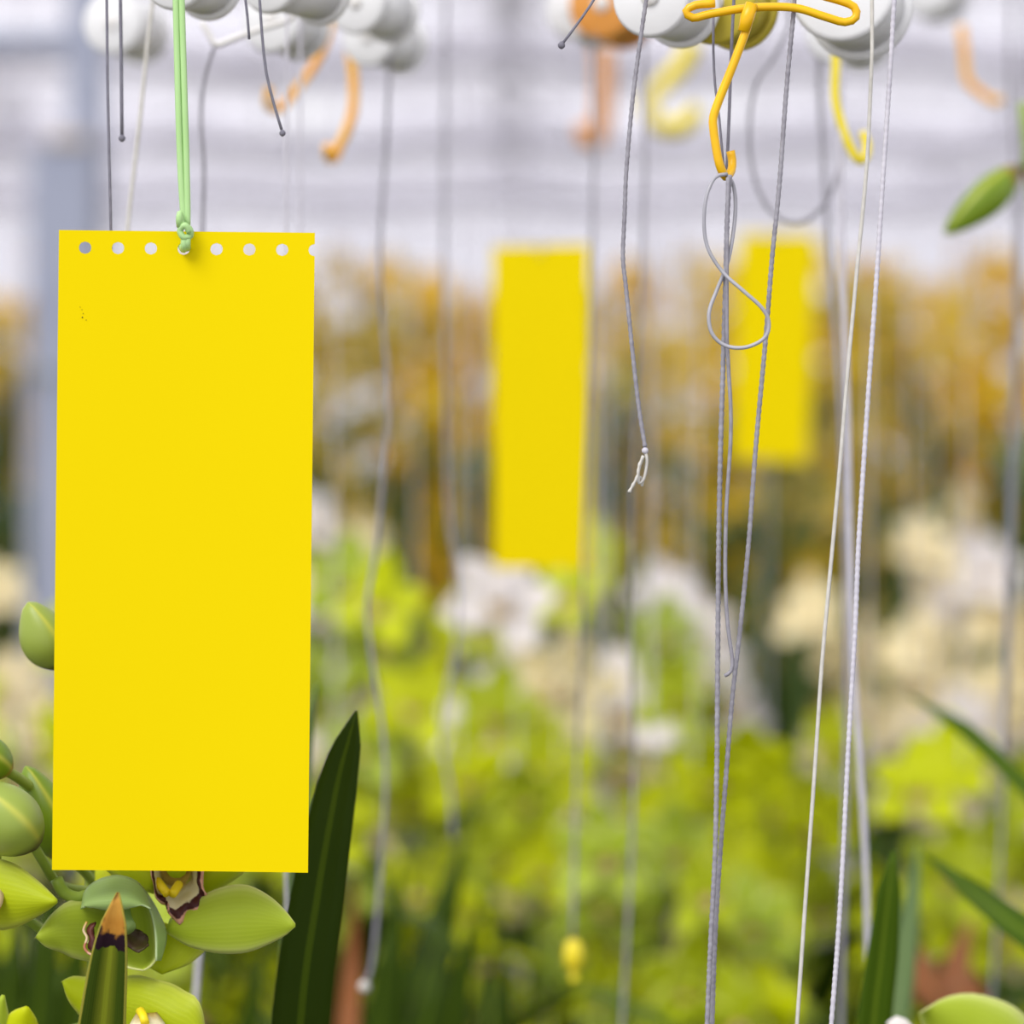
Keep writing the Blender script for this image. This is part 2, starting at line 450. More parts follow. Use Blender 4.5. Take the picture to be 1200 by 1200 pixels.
# ------------------------------------------------------------------ yellow sticky cards
def card_geo(holes=True):
    """10 x 25 cm card with seven punched holes and one cut through by the right edge; x right, z down from 0; faces -Y"""
    pit, x0, r, zc = .01283, .0103, .0024, -.0068
    xs = [0, .002]; c0 = x0 - pit / 2
    for c in range(8):
        for k in range(4): xs.append(c0 + pit * (c + k / 4))
    xs = [x for x in xs if x < .0998] + [.1]
    xs = sorted(set(round(x, 6) for x in xs))
    hb = .0044; zs = [0, -.001, zc + hb, zc + hb / 2, zc, zc - hb / 2, zc - hb] + [zc - hb - (.25 + zc - hb) * k / 14 for k in range(1, 15)]
    V, A, ids = [], [], {}
    def bow(x, z): return .0012 * math.sin(x / .1 * math.pi) * (.3 - z * 3)
    def vid(i, j):
        if (i, j) not in ids:
            x, z = xs[i], zs[j]; y = bow(x, z)
            ids[i, j] = len(V); V.append(Vector((x, y, z))); A.append((x / .1, z / .25))
        return ids[i, j]
    F = []; skip = set(); nx = len(xs) - 1
    for c in range(8 if holes else 0):
        i0 = min(range(len(xs)), key=lambda k: abs(xs[k] - (c0 + pit * c)))
        half = c == 7; cx = .1 if half else x0 + pit * c; w = nx - i0 if half else 4
        for i in range(i0, i0 + w):
            for j in range(2, 6): skip.add((i, j))
        loop = []
        if half:
            loop = [(i, 2) for i in range(nx, i0, -1)] + [(i0, j) for j in range(2, 6)] + [(i, 6) for i in range(i0, nx + 1)]
        else:
            loop = [(i, 2) for i in range(i0 + 4, i0, -1)] + [(i0, j) for j in range(2, 6)] + [(i, 6) for i in range(i0, i0 + 4)] + [(i0 + 4, j) for j in range(6, 2, -1)]
        inner = []
        for (i, j) in loop:
            dx, dz = xs[i] - cx, zs[j] - zc; l = math.hypot(dx, dz)
            inner.append(len(V)); V.append(Vector((cx + dx / l * r, bow(cx + dx / l * r, zc + dz / l * r), zc + dz / l * r))); A.append((.5, 0))
        m = len(loop)
        for k in range(m - 1 if half else m):
            k2 = (k + 1) % m
            F.append((vid(*loop[k]), inner[k], inner[k2], vid(*loop[k2]))[::-1])
    for i in range(nx):
        for j in range(len(zs) - 1):
            if (i, j) not in skip: F.append((vid(i, j), vid(i, j + 1), vid(i + 1, j + 1), vid(i + 1, j)))
    return thicken(V, F, A, .0004)
cv, cf, ca = card_geo()
card_me = mesh('card', cv, cf, M['card'], ca, smooth=False)
cv, cf, ca = card_geo(False); plain_card_me = mesh('card', cv, cf, M['card'], ca, smooth=False)
def card(px, py, d, roll, yaw, label, pitch=0, me=card_me, sx=1.0):
    p = P(px, py, d); o = bpy.data.objects.new('sticky_trap_card', me); o.scale.x = sx; C.objects.link(o)
    o.location = p; o.rotation_euler = (R(pitch), R(roll), R(yaw)); tagit(o, label, 'sticky card', 'yellow sticky trap cards'); return o
c1 = card(69, 269.5, 1.2, .62, 0, 'large sharp yellow sticky card with punched holes along its top, at left')
card(577, 289, 2.385, -.3, -14, 'blurred yellow sticky card hanging in the middle, long and narrow', me=plain_card_me, sx=.77)
card(866, 273, 3.38, 2.0, -12, 'small blurred yellow sticky card at right, farthest away', me=plain_card_me, sx=.85)
CARD_CORDS = [('thin cord holding the middle yellow card', 632, 292, 2.372), ('thin cord holding the small far yellow card', 908, 275, 3.37)]
# specks on the near card (part of the card: stuck to it)
def speck(dx, dz, r):
    V, F = lathe((dx, -.0002, dz), (0, 1, 0), [(0, r * .5), (.0004, r)], 6)
    o = bpy.data.objects.new('speck', mesh('speck', V, F, M['speck'])); C.objects.link(o); o.parent = c1
for dx, dz, r in ((.0095, -.0340, .00035), (.0098, -.0325, .0002), (.0093, -.0310, .00018), (.0110, -.0350, .00018), (.0086, -.0300, .00016)): speck(dx, dz, r)

# ------------------------------------------------------------------ green tie holding the near card
def up_to_rail(p):
    y = min(RAILY, key=lambda r: abs(r - p.y))
    return [Vector((p.x, y, RAILZ)), Vector((p.x, p.y * .6 + y * .4, (RAILZ * .75 + p.z * .25)))]
d = 1.197
ti = thing('green_tie', P(216, 300, d), 'pale green plastic tie knotted through the near card', 'tie')
for s in (-1, 1):
    a = [P(209 + s * 3.4, -15, d), P(211 + s * 3.6, 60, d), P(213.5 + s * 3.8, 150, d), P(215.5 + s * 3.4, 210, d), P(217 + s * 2.6, 245, d), P(217.5 + s * 2, 268, d)]
    a0, a1 = up_to_rail(a[0])
    part('strand', tube([a0, a1] + catmull(a, .006), .00125, 8, flat=.7), M['tie'], ti)
part('knot', tube(catmull([P(211, 252, d - .001), P(213, 262, d - .003), P(222, 268, d - .003), P(223, 276, d - .002), P(215, 278, d - .003), P(211, 270, d - .003), P(217, 264, d - .004), P(222, 272, d - .003)], .0008), .0013, 8), M['tie'], ti)
part('loop', tube(catmull([P(214, 276, d + .005), P(213, 287, d + .005), P(215, 292, d + .002), P(216, 288, d - .002), P(216, 276, d - .002)], .0008), .0015, 8), M['tie'], ti)
part('loop', tube(catmull([P(221, 276, d + .005), P(220, 286, d + .005), P(219.5, 291, d + .002), P(219.5, 287, d - .002), P(220, 276, d - .002)], .0008), .0013, 8), M['tie'], ti)
part('tail', tube([P(211, 266, d - .003), P(210, 256, d - .004), P(211, 249, d - .004), P(212, 247, d - .004)], [.0014, .0014, .0012, .0004], 8), M['tie'], ti)

# ------------------------------------------------------------------ hooks
def hook(name, label, pxpts, d, rpx, mat, extra=None, cat='hook', up=True, part_name='shank', group=None):
    pts = [P(x, y, d + (z[0] if z else 0)) for x, y, *z in pxpts]
    h = thing(name, pts[-1], label, cat, group)
    part(part_name, tube(catmull(pts, .003), rpx * K * d, 10), mat, h)
    return h
d = 1.2
h = hook('yellow_hook', 'glossy yellow plastic hook with crossbar holding the grey wire loop', [(880, 8), (876, 30), (866, 58), (856, 84), (843, 116), (836, 137), (836, 150), (839, 172), (843, 192), (850, 207, .003), (857, 200, .008), (858, 188, .01), (856, 177, .01)], d, 5.2, M['hook_y'])
part('crossbar', tube(catmull([P(x, y, d + .002) for x, y in ((838, 4), (815, 6), (804, 13), (812, 21), (834, 16), (880, 9), (930, 9), (965, 19), (990, 26), (1003, 20), (1001, 8), (985, 1), (960, -6), (930, -16), (900, -30), (892, -60))], .003), 5.0 * K * d, 10), M['hook_y'], h)
part('collar', tube([P(881, 4, d - .001), P(876, 20, d - .001), P(871, 37, d - .001)], [.0024, .0028, .0022], 10, flat=.8), M['hook_y'], h)
part('hanger_wire', tube(catmull([P(892, -58, d), *reversed(up_to_rail(P(892, -200, d)))], .05), .0007, 6), M['steel'], h)
def hang(h, p): part('hanger_wire', tube(catmull([p, *reversed(up_to_rail(p))], .05), .0006, 6), M['steel'], h)
h = hook('amber_hook', 'blurred amber hook slanting down left between white spools', [(389, 14), (386, 35), (376, 62), (362, 86), (345, 108), (330, 126), (319, 128, -.004), (313, 120, -.01), (316, 104, -.014)], 1.72, 5.2, M['hook_o']); hang(h, P(389, 14, 1.72))
h = hook('amber_hook', 'blurred amber hook with a bright rounded tip left of centre', [(410, 60), (414, 90), (414, 125), (408, 148), (398, 170), (391, 186), (385, 184, -.005), (384, 172, -.012)], 1.72, 6, M['hook_o']); hang(h, P(410, 60, 1.72))
h = hook('lemon_hook', 'lemon yellow hook hanging below the round white spool at right', [(978, 40), (980, 70), (979, 112), (985, 142), (995, 170), (1006, 188), (1014, 184, .004), (1016, 170, .01), (1011, 155, .012)], 1.5, 5.5, M['hook_y2']); hang(h, P(978, 40, 1.5))
h = hook('amber_hook', 'faint pale amber hook near the top right corner', [(1126, 30), (1130, 60), (1134, 94), (1148, 108), (1166, 120), (1172, 114)], 2.0, 5.5, M['hook_o']); hang(h, P(1126, 30, 2.0))
h = hook('orange_hook', 'very blurred orange hook above the middle card', [(706, 55), (708, 90), (706, 130), (702, 158), (690, 162), (686, 145)], 2.9, 13, M['spool_o']); hang(h, P(706, 55, 2.9))
h = hook('lemon_hook', 'very blurred yellow curved hook above right of the middle card', [(812, 50), (800, 75), (778, 98), (762, 122), (772, 146), (798, 148), (818, 128)], 2.7, 11, M['hook_y2']); hang(h, P(812, 50, 2.7))
h = hook('white_hook', 'thin white plastic hook between the spools right of the green tie', [(236, 26), (245, 40), (252, 52), (262, 50), (280, 43), (305, 34), (335, 25), (345, 18)], 1.42, 3.6, M['hook_w']); hang(h, P(345, 18, 1.42))

# ------------------------------------------------------------------ string spools
def spool(px, py, d, rpx, ax, L, mat, label, tall=1.0):
    c = P(px, py, d); r = rpx * K * d; ax = Vector(ax).normalized()
    s = thing('string_spool', c, label, 'spool', 'string spools along the top')
    part('front_flange', lathe(c, ax, [(-.0012, r * .90), (-.0004, r * .97), (.001, r), (.003, r * .99), (.0042, r * .93)], 36), mat, s)
    part('drum', lathe(c + ax * .004, ax, [(0, r * .86), (L - .006, r * .86)], 32), mat, s)
    part('rear_flange', lathe(c + ax * (L - .003), ax, [(0, r * .93), (.0012, r), (.003, r), (.0042, r * .93)], 36), mat, s)
    part('hub', lathe(c - ax * .003, ax, [(0, r * .20), (.001, r * .24), (.004, r * .26)], 20), M['hook_w'], s)
    q = c + ax * (L / 2) + Vector((0, 0, r * .84))
    hang(s, q); return s
spool(763, -4, 1.26, 48, (.40, 1, .03), .040, M['spool_w'], 'white string spool just left of the yellow crossbar hook')
spool(838, 2, 1.30, 50, (.45, 1, .05), .03, M['spool_y'], 'olive yellow string spool behind the yellow crossbar hook')
spool(988, -14, 1.30, 64, (.35, 1, -.12), .034, M['spool_w'], 'large white string spool at right behind the crossbar hook end')
spool(980, 34, 1.62, 40, (.5, 1, .02), .04, M['spool_w'], 'blurred grey white spool under the large right spool')
spool(205, -32, 1.27, 44, (.35, 1, .02), .034, M['spool_w'], 'white string spool behind the green tie at top')
spool(316, -28, 1.33, 44, (.6, 1, .0), .04, M['spool_w'], 'white string spool with a grey rim right of the green tie')
spool(318, 22, 1.55, 40, (.5, 1, .0), .03, M['spool_w'], 'blurred greyish spool low behind the thin white hook')
spool(418, 2, 1.5, 38, (.5, 1, .0), .036, M['spool_w'], 'blurred white spool right of the slanting amber hook')
spool(432, 42, 1.62, 36, (.5, 1, .0), .036, M['spool_w'], 'blurred white spool low above the second amber hook')
spool(132, 26, 1.72, 38, (.3, 1, .0), .04, M['spool_w'], 'blurred white spool left of the green tie')
spool(672, 10, 1.8, 36, (.4, 1, .0), .04, M['spool_w'], 'blurred pale spool behind the short slanting knotted cord')
spool(706, 4, 1.75, 42, (.4, 1, .0), .04, M['spool_o'], 'blurred tan orange spool left of the white spool')
spool(1085, -22, 2.2, 40, (.4, 1, .0), .04, M['spool_w'], 'faint white spool above the top right amber hook')

# ------------------------------------------------------------------ cords
def cord(label, pxpts, d, rpx, mat, braid=0, up=True, down=True, knot=None, name='hanging_cord', group=None, sides=6, flat=1.0):
    pts = [P(x, y, (z[0] if z else d)) for x, y, *z in pxpts]
    top = []
    if up:
        a0, a1 = up_to_rail(pts[0])
        for e, f in ((a0, a1), (a1, pts[0])): top += [e.lerp(f, k / 8) for k in range(8)]
    if down:
        q = pts[-1]; t = (pts[-1] - pts[-2]).normalized(); pts += [q + t * .08, q + t * .16 + Vector((0, .01, 0))]
    r = rpx * K * d
    if braid:
        sm = top + catmull(pts, .0009)
        geo = tube(sm, r, 6, mod=lambda i: 1.0 + .13 * math.sin(i * braid))
    else:
        geo = tube(top + catmull(pts, .012), r, sides, flat=flat)
    if knot or group == 'x':
        c = thing(name, pts[-1], label, 'cord', group); part('line', geo, mat, c)
        kx, ky, kr, km = knot; kk = P(kx, ky, d)
        part('knot', lathe(kk - Vector((0, 0, kr * K * d)), (0, 0, 1), [(0, .3 * kr * K * d), (.5 * kr * K * d, .9 * kr * K * d), (1.2 * kr * K * d, kr * K * d), (2 * kr * K * d, .4 * kr * K * d)], 10), km, c)
        return c
    return tagit(part(name, geo, mat), label, 'cord', group)
B = 1.9
c = cord('grey twisted cord with a frayed knotted end right of the middle card', [(758, -5), (750, 50), (741, 120), (734, 200), (732, 250), (730, 300), (733, 332), (738, 380), (742, 420), (749, 480), (756, 524)], 1.21, 2.5, M['cord'], braid=B, down=False, knot=(756, 528, 4, M['cord_l']))
part('frayed_loop', tube(catmull([P(x, y, 1.21) for x, y in ((756, 528), (758, 538), (757, 550), (754, 562), (749, 566), (748, 555), (750, 545), (754, 535))], .001), .0006, 6), M['cord_w'], c)
part('loose_end', tube(catmull([P(x, y, 1.208) for x, y in ((754, 534), (749, 546), (747, 558), (742, 568), (737, 577))], .001), .0006, 6, mod=lambda i: 1 + .25 * math.sin(i * 1.9)), M['cord_w'], c)
part('loose_end', tube(catmull([P(x, y, 1.212) for x, y in ((750, 558), (753, 565), (752, 570))], .001), .0005, 6), M['cord_w'], c)
cord('thin dark cord from the left end of the yellow crossbar to the hook tip', [(836, 16), (836, 60), (838, 100), (843, 140), (847, 185), (850, 208)], 1.215, 1.5, M['cord_d'], down=False, up=False)
cord('thin dark cord behind the yellow hook shank into the hook tip', [(860, 0), (857, 60), (855, 120), (853, 170), (851, 208)], 1.22, 1.9, M['cord_d'], down=False)
cord('straight grey cord running down from the yellow hook tip to the picture bottom', [(855, 205), (852, 260), (850, 340), (847, 440), (844, 540), (842, 660), (841, 780), (840, 900), (838, 1000), (833, 1100), (828, 1215)], 1.2, 2.9, M['cord'], braid=B, up=False)
cord('grey cord with a small curled end inside the pair under the yellow hook', [(853, 208), (852, 300), (852, 400), (856, 470), (856, 520), (851, 600), (850, 680), (853, 735), (858, 770), (857, 786), (849, 792)], 1.198, 2.3, M['cord'], up=False, down=False)
cord('twisted cord slanting from the yellow crossbar across the small far card', [(931, 5), (922, 100), (913, 220), (905, 300), (897, 400), (886, 520), (877, 640), (867, 740), (858, 820), (850, 920), (844, 1000), (838, 1100), (834, 1215)], 1.205, 2.7, M['cord'], braid=B)
tagit(part('wire_loop', tube(catmull([P(x, y, z) for x, y, z in ((852, 204, 1.2), (838, 208, 1.198), (828, 230, 1.196), (825, 262, 1.196), (830, 292, 1.196), (848, 320, 1.195), (870, 340, 1.192), (893, 361, 1.190), (901, 378, 1.19), (896, 396, 1.19), (874, 407, 1.191), (850, 405, 1.193), (834, 390, 1.194), (831, 366, 1.195), (840, 340, 1.198), (852, 310, 1.199), (859, 275, 1.2), (862, 240, 1.202), (859, 216, 1.203), (852, 206, 1.203))], .002), 2.3 * K * 1.2, 8), M['wireloop']), 'smooth grey wire twisted into a figure eight on the yellow hook', 'wire loop')
cord('bright white flat cord slanting down right of the small far card', [(1022, 60), (1016, 190), (1004, 320), (993, 440), (983, 560), (972, 680), (963, 780), (955, 900), (945, 1040), (933, 1215)], 1.23, 2.3, M['cord_w'], flat=.6)
cord('braided grey cord at the right edge of the large right spool', [(1048, 0), (1042, 100), (1034, 220), (1027, 330), (1019, 440), (1011, 560), (1006, 640), (1002, 740), (995, 860), (988, 1000), (982, 1100), (973, 1215)], 1.222, 2.8, M['cord_l'], braid=B)
cord('blurred grey cord behind the white flat cord, ending low beside the leaf', [(985, 190), (988, 330), (993, 480), (996, 640), (1000, 780), (1008, 900), (1014, 1000), (1017, 1110)], 1.5, 3.6, M['cord_l'])
cord('second blurred grey cord behind the white flat cord', [(960, 100), (972, 300), (984, 460), (990, 640), (992, 820), (990, 980), (985, 1210)], 1.65, 3.2, M['cord'])
cord('wavy blurred grey cord with a knotted end over the dark leaves', [(456, 90), (452, 180), (445, 290), (449, 380), (455, 470), (447, 580), (440, 650), (430, 710), (437, 780), (448, 850), (452, 920), (447, 1000), (443, 1060), (436, 1130), (428, 1152)], 1.62, 2.4, M['cord'], down=False, knot=(427, 1156, 7, M['cord_w']))
cord('wavy pale blurred cord left of the middle card', [(522, 90), (520, 260), (522, 400), (524, 560), (528, 620), (536, 670), (535, 750), (521, 825), (518, 870), (528, 930), (531, 985)], 1.9, 2.4, M['cord'], down=False)
cord('blurred pale cord below the middle card, tipped by a yellow clip', [(697, 120), (692, 400), (684, 660), (680, 800), (675, 940), (671, 1100)], 1.75, 2.2, M['cord'], down=False)
yc = thing('yellow_clip', P(672, 1138, 1.75), 'small blurred yellow clip at the end of a pale cord', 'clip')
part('body', lathe(P(672, 1138, 1.75), (0, 0, 1), [(0, .002), (.003, .005), (.010, .006), (.016, .0045), (.018, .002)], 14), M['hook_y2'], yc)
part('tab', box(P(668, 1150, 1.748), P(676, 1136, 1.753)), M['hook_y2'], yc, smooth=False)
cord('blurred pale cord below the frayed cord end', [(756, 200), (748, 420), (742, 580), (740, 760), (743, 900), (736, 1080), (728, 1210)], 1.7, 2.2, M['cord'])
cord('thin dark cord at far left above the near card', [(125, -5), (126, 90), (128, 180), (130, 270), (131, 420), (130, 600)], 1.235, 1.7, M['cord_d'], down=False)
cord('short cord with a dark knot above the near card', [(141, -5), (142, 70), (143, 158)], 1.25, 2.1, M['cord_d'], down=False, knot=(143, 162, 4.2, M['cord_d']))
cord('pale white cord slanting behind the left top of the near card', [(180, -5), (172, 60), (165, 130), (157, 200), (149, 275), (140, 420)], 1.36, 2.4, M['cord_w'], down=False)
cord('grey cord curving down from the thin white hook behind the near card', [(252, 52), (244, 75), (237, 110), (236, 150), (239, 200), (237, 280), (238, 420)], 1.42, 2.4, M['cord'], up=False, down=False)
cord('slanting cord with a dark knot between green tie and amber hook', [(304, -5), (307, 40), (312, 85), (321, 122), (330, 152)], 1.225, 1.7, M['cord_d'], down=False, knot=(331, 156, 3.8, M['cord_d']))
cord('short cord bit hanging beside the grey rimmed spool', [(287, -5), (290, 20), (292, 46)], 1.23, 1.6, M['cord_d'], down=False)
cord('short slanting cord with a dark knot at top centre', [(708, -22), (692, 6), (675, 30), (660, 50)], 1.21, 1.6, M['cord_d'], down=False, knot=(658, 53, 4.4, M['cord_d']))
cord('faint looping grey cord ahead of the small far card', [(925, 30), (905, 70), (885, 100), (878, 150), (882, 200), (900, 245), (930, 262), (958, 250), (978, 215), (985, 180)], 1.55, 2.6, M['cord'], down=False)
cord('blurred cord along the right edge beside the flower bud', [(1182, 90), (1188, 180), (1190, 330), (1184, 560), (1178, 760), (1174, 960), (1168, 1080), (1160, 1210)], 1.85, 2.2, M['cord'])
cord('faint cord at the right edge above the cream flowers', [(1200, 60), (1196, 300), (1190, 480), (1186, 620)], 1.9, 2.4, M['cord'])
cord('blurred cord left of the leaf at the near card bottom', [(240, 1040), (234, 1110), (228, 1190), (222, 1300)], 1.5, 3.4, M['cord_l'], up=False)
cord('pair of thin cords below the near card right corner, left one', [(334, 600), (334, 900), (335, 1020), (337, 1120)], 1.4, 1.7, M['cord_l'])
cord('pair of thin cords below the near card right corner, right one', [(352, 600), (350, 900), (347, 1020), (343, 1120)], 1.5, 1.8, M['cord_l'])
FC = ('a little left of the middle card', 'touching the left edge of the middle card', 'above the left half of the middle card', 'above the centre of the middle card', 'just right of the middle card, nearer one', 'just right of the middle card, second one', 'between middle card and frayed cord',
      'just right of the frayed cord, first one', 'just right of the frayed cord, second one', 'midway between frayed cord and figure eight wire', 'just left of the figure eight wire', 'above the small far card', 'between white flat cord and braided cord', 'right of the braided cord', 'above the tall cream orchid', 'left of the hanging flower bud',
      'right beside the near card', 'between the two wavy cords', 'above the right half of the middle card', 'in front of the grey post', 'beyond the left picture edge', 'beyond the right picture edge', 'behind the near card')
for lb, x, y, d in CARD_CORDS: cord(lb, [(x, -10), (x, y - 120), (x, y + 6)], d, 1.2, M['cord_l'], down=False)
for i, (x, d) in enumerate(((541, 2.6), (563, 2.9), (604, 2.7), (612, 2.9), (700, 2.2), (712, 2.6), (726, 3.4), (762, 2.2), (772, 2.6), (800, 3.1), (822, 2.4), (905, 3.7), (1020, 2.3), (1062, 3.0), (1100, 3.4), (1135, 2.7), (390, 2.4), (480, 3.0), (655, 2.8), (25, 2.6), (-40, 2.4), (1250, 2.5), (300, 2.7))):
    dx = random.uniform(-8, 8)
    cord('faint straight cord far back, ' + FC[i], [(x, -10), (x + dx * .4, 300), (x + dx, 620), (x + dx * 1.2, 900)], d, 1.2, M['cord_l'], down=False, group='faint far cords')

# ------------------------------------------------------------------ near orchid plant
def pix(L, d0, d1=None):
    n = len(L); d1 = d0 if d1 is None else d1
    return [P(x, y, d0 + (d1 - d0) * i / max(1, n - 1)) for i, (x, y) in enumerate(L)]
def pot(root, c, s=1.0):
    c = Vector(c)
    part('pot', lathe(c, (0, 0, 1), [(0, .075 * s), (.005, .08 * s), (.19 * s, .10 * s), (.192 * s, .108 * s), (.215 * s, .108 * s), (.215 * s, .098 * s), (.20 * s, .096 * s)], 20), M['pot'], root)
    part('potting_mix', lathe(c + Vector((0, 0, .185 * s)), (0, 0, 1), [(0, .09 * s), (.012 * s, .088 * s), (.018 * s, .05 * s)], 14), M['soil'], root)
pb = Vector((-.17, 1.36, 0))
op = thing('orchid_plant', pb, 'sharp green orchid with buds and maroon lipped flowers under the near card', 'orchid')
pot(op, pb)
st_pts = [pb + Vector((0, 0, .19)), Vector((-.175, 1.33, .6)), P(118, 1350, 1.30), P(112, 1180, 1.29), P(105, 1060, 1.285), P(108, 930, 1.28), P(98, 830, 1.275), P(80, 785, 1.268)]
sp = catmull(st_pts, .02)
part('flower_stalk', tube(sp, [.0042 - .0024 * i / len(sp) for i in range(len(sp))], 10), M['stem'], op)
def ped(L, d0, d1, r=.0016, mat='stem', root=op): return part('flower_stem', tube(catmull(pix(L, d0, d1), .004), r, 8), M[mat], root)
# buds
def add_bud(root, base, tip, r, d0, d1, mat='bud'):
    return part('bud', bud(P(*base, d0), P(*tip, d1), r * K * d0, 24, 18), M[mat], root)
add_bud(op, (41, 993), (-28, 918), 40, 1.225, 1.21); add_bud(op, (84, 1010), (30, 898), 30, 1.262, 1.255, 'bud2')
add_bud(op, (10, 905), (-45, 862), 26, 1.235, 1.22, 'bud2'); add_bud(op, (74, 782), (33, 706), 30, 1.262, 1.25)
ped([(40, 992), (52, 1012), (66, 1034), (84, 1042), (105, 1044)], 1.225, 1.26, .0021, 'stem'); ped([(8, 904), (22, 912), (42, 928), (62, 946), (85, 962), (106, 975)], 1.235, 1.28, .0022)
ped([(66, 1030), (75, 1046), (92, 1052), (110, 1046)], 1.232, 1.235, .0026); ped([(84, 1008), (98, 1020), (106, 1030)], 1.262, 1.282, .002)
# flower with the maroon-banded lip
f1 = part('flower', tube(catmull(pix([(206, 1012), (200, 1000), (180, 1010), (150, 1040), (112, 1080)], 1.25, 1.288), .004), .0022, 8), M['stem'], op); f1['label'] = 'open green flower with maroon banded cream lip'
part('sepal', loft(pix([(200, 1078), (232, 1054), (258, 1041), (288, 1037), (314, 1049), (334, 1067), (346, 1084)], 1.236, 1.218), pix([(196, 1092), (222, 1108), (256, 1116), (290, 1115), (320, 1103), (336, 1094), (346, 1084)], 1.236, 1.218), .004, 22, 12), M['lime3'], f1)
part('petal', loft(pix([(216, 1040), (236, 1010), (262, 968), (290, 925), (312, 900)], 1.246, 1.235), pix([(228, 1060), (262, 1038), (292, 1014), (312, 960), (312, 900)], 1.246, 1.235), .004, 18, 8), M['lime'], f1)
part('petal', loft(pix([(186, 1012), (170, 980), (140, 945), (105, 920)], 1.246, 1.25), pix([(180, 1048), (140, 1032), (112, 1000), (105, 920)], 1.244, 1.25), .004, 18, 8), M['lime'], f1)
part('sepal', loft(pix([(190, 1010), (175, 960), (185, 900), (208, 860)], 1.25, 1.23), pix([(224, 1010), (240, 960), (230, 900), (208, 860)], 1.25, 1.23), .004, 18, 8), M['lime'], f1)
part('sepal', loft(pix([(190, 1080), (172, 1105), (168, 1128), (190, 1142)], 1.246, 1.24), pix([(232, 1092), (246, 1104), (225, 1128), (190, 1142)], 1.246, 1.24), .003, 16, 8), M['lime'], f1)
# lip: surface between throat line and ruffled margin (u runs from throat to margin)
thr = resample(catmull(pix([(190, 1006), (190, 1028), (199, 1036), (208, 1038), (218, 1034), (224, 1024), (226, 1006)], 1.246), .002), 41)
mar = resample(catmull(pix([(172, 1008), (176, 1032), (180, 1052), (188, 1064), (195, 1063), (197, 1076), (209, 1086), (219, 1074), (228, 1071), (240, 1062), (242, 1050), (236, 1040), (240, 1008)], 1.226), .002), 41)
V, F, A = [], [], []; NU = 14
for j in range(41):
    for i in range(NU + 1):
        u = i / NU; p = thr[j].lerp(mar[j], u) + Vector((0, 1, 0)) * (.0018 * u * u * math.sin(j * 1.15) + .006 * u * u * u - .004 * math.sin(math.pi * u))
        V.append(p); A.append((u, j / 20 - 1))
for j in range(40):
    for i in range(NU): k = j * (NU + 1) + i; F.append((k, k + NU + 1, k + NU + 2, k + 1))
part('lip', thicken(V, F, A, -.0006), M['lip'], f1)
part('throat', loft(pix([(186, 1000), (188, 1026), (207, 1042)], 1.252, 1.244), pix([(230, 1000), (226, 1026), (207, 1042)], 1.252, 1.244), -.006, 10, 6), M['throat'], f1)
for a in ([(184, 1032), (190, 1040), (196, 1047)], [(210, 1036), (206, 1042), (202, 1048)]):
    part('callus', tube(catmull(pix(a, 1.236, 1.230), .001), [.0016] * 3 + [.0022] * 0 if False else .0019, 8), M['callus'], f1)
part('column', tube(catmull([P(207, 990, 1.248), P(207, 1005, 1.236), P(207, 1018, 1.226)], .002), .0042, 12), M['lime'], f1)
# hooded flower
f2 = part('flower', tube(catmull(pix([(112, 1046), (125, 1042), (140, 1052)], 1.238, 1.238), .003), .003, 10), M['stem'], op); f2['label'] = 'half open green flower with a hooded sepal'
part('petal', loft(pix([(132, 1066), (110, 1056), (96, 1053), (76, 1058), (56, 1076), (41, 1099)], 1.24, 1.222), pix([(132, 1118), (112, 1128), (92, 1124), (72, 1117), (55, 1110), (41, 1099)], 1.24, 1.222), .005, 18, 10, ruffle=.0012), M['lime3'], f2)
part('petal', loft(pix([(168, 1046), (178, 1070), (183, 1095), (184, 1126)], 1.232, 1.218), pix([(172, 1044), (186, 1068), (196, 1096), (189, 1126)], 1.242, 1.226), .0, 14, 6), M['hood'], f2)
part('sepal', loft(pix([(103, 1056), (98, 1080), (103, 1104), (122, 1122), (150, 1133), (168, 1136)], 1.236, 1.222), pix([(174, 1054), (182, 1078), (184, 1100), (184, 1118), (178, 1130), (168, 1136)], 1.236, 1.222), -.010, 18, 12), M['lime3'], f2)
part('hood', loft(pix([(98, 1064), (100, 1046), (112, 1034), (136, 1027), (158, 1033), (171, 1048), (176, 1066)], 1.232), pix([(98, 1064), (108, 1062), (122, 1065), (140, 1066), (156, 1062), (168, 1062), (176, 1066)], 1.212), .010, 22, 12), M['hood'], f2)
part('lip', loft(pix([(106, 1082), (101, 1088), (104, 1100), (103, 1112), (110, 1119)], 1.222, 1.218), pix([(112, 1080), (110, 1092), (113, 1102), (114, 1112), (110, 1119)], 1.220, 1.216), .002, 12, 6, ruffle=.0015), M['maroon'], f2)
part('lip_edge', tube(catmull(pix([(102, 1080), (98, 1090), (102, 1099), (99, 1110), (104, 1117), (110, 1119.5)], 1.2205, 1.2165), .001), .00055, 8), M['lip_p'], f2)
part('lip', loft(pix([(146, 1094), (150, 1108), (162, 1115), (174, 1106)], 1.225, 1.221), pix([(150, 1090), (162, 1090), (171, 1096), (174, 1106)], 1.229, 1.227), -.003, 12, 6, ruffle=.0012), M['lip_dark'], f2)
part('column', tube(catmull([P(142, 1062, 1.235), P(145, 1078, 1.226), P(150, 1088, 1.222)], .002), .0035, 10), M['hood'], f2)
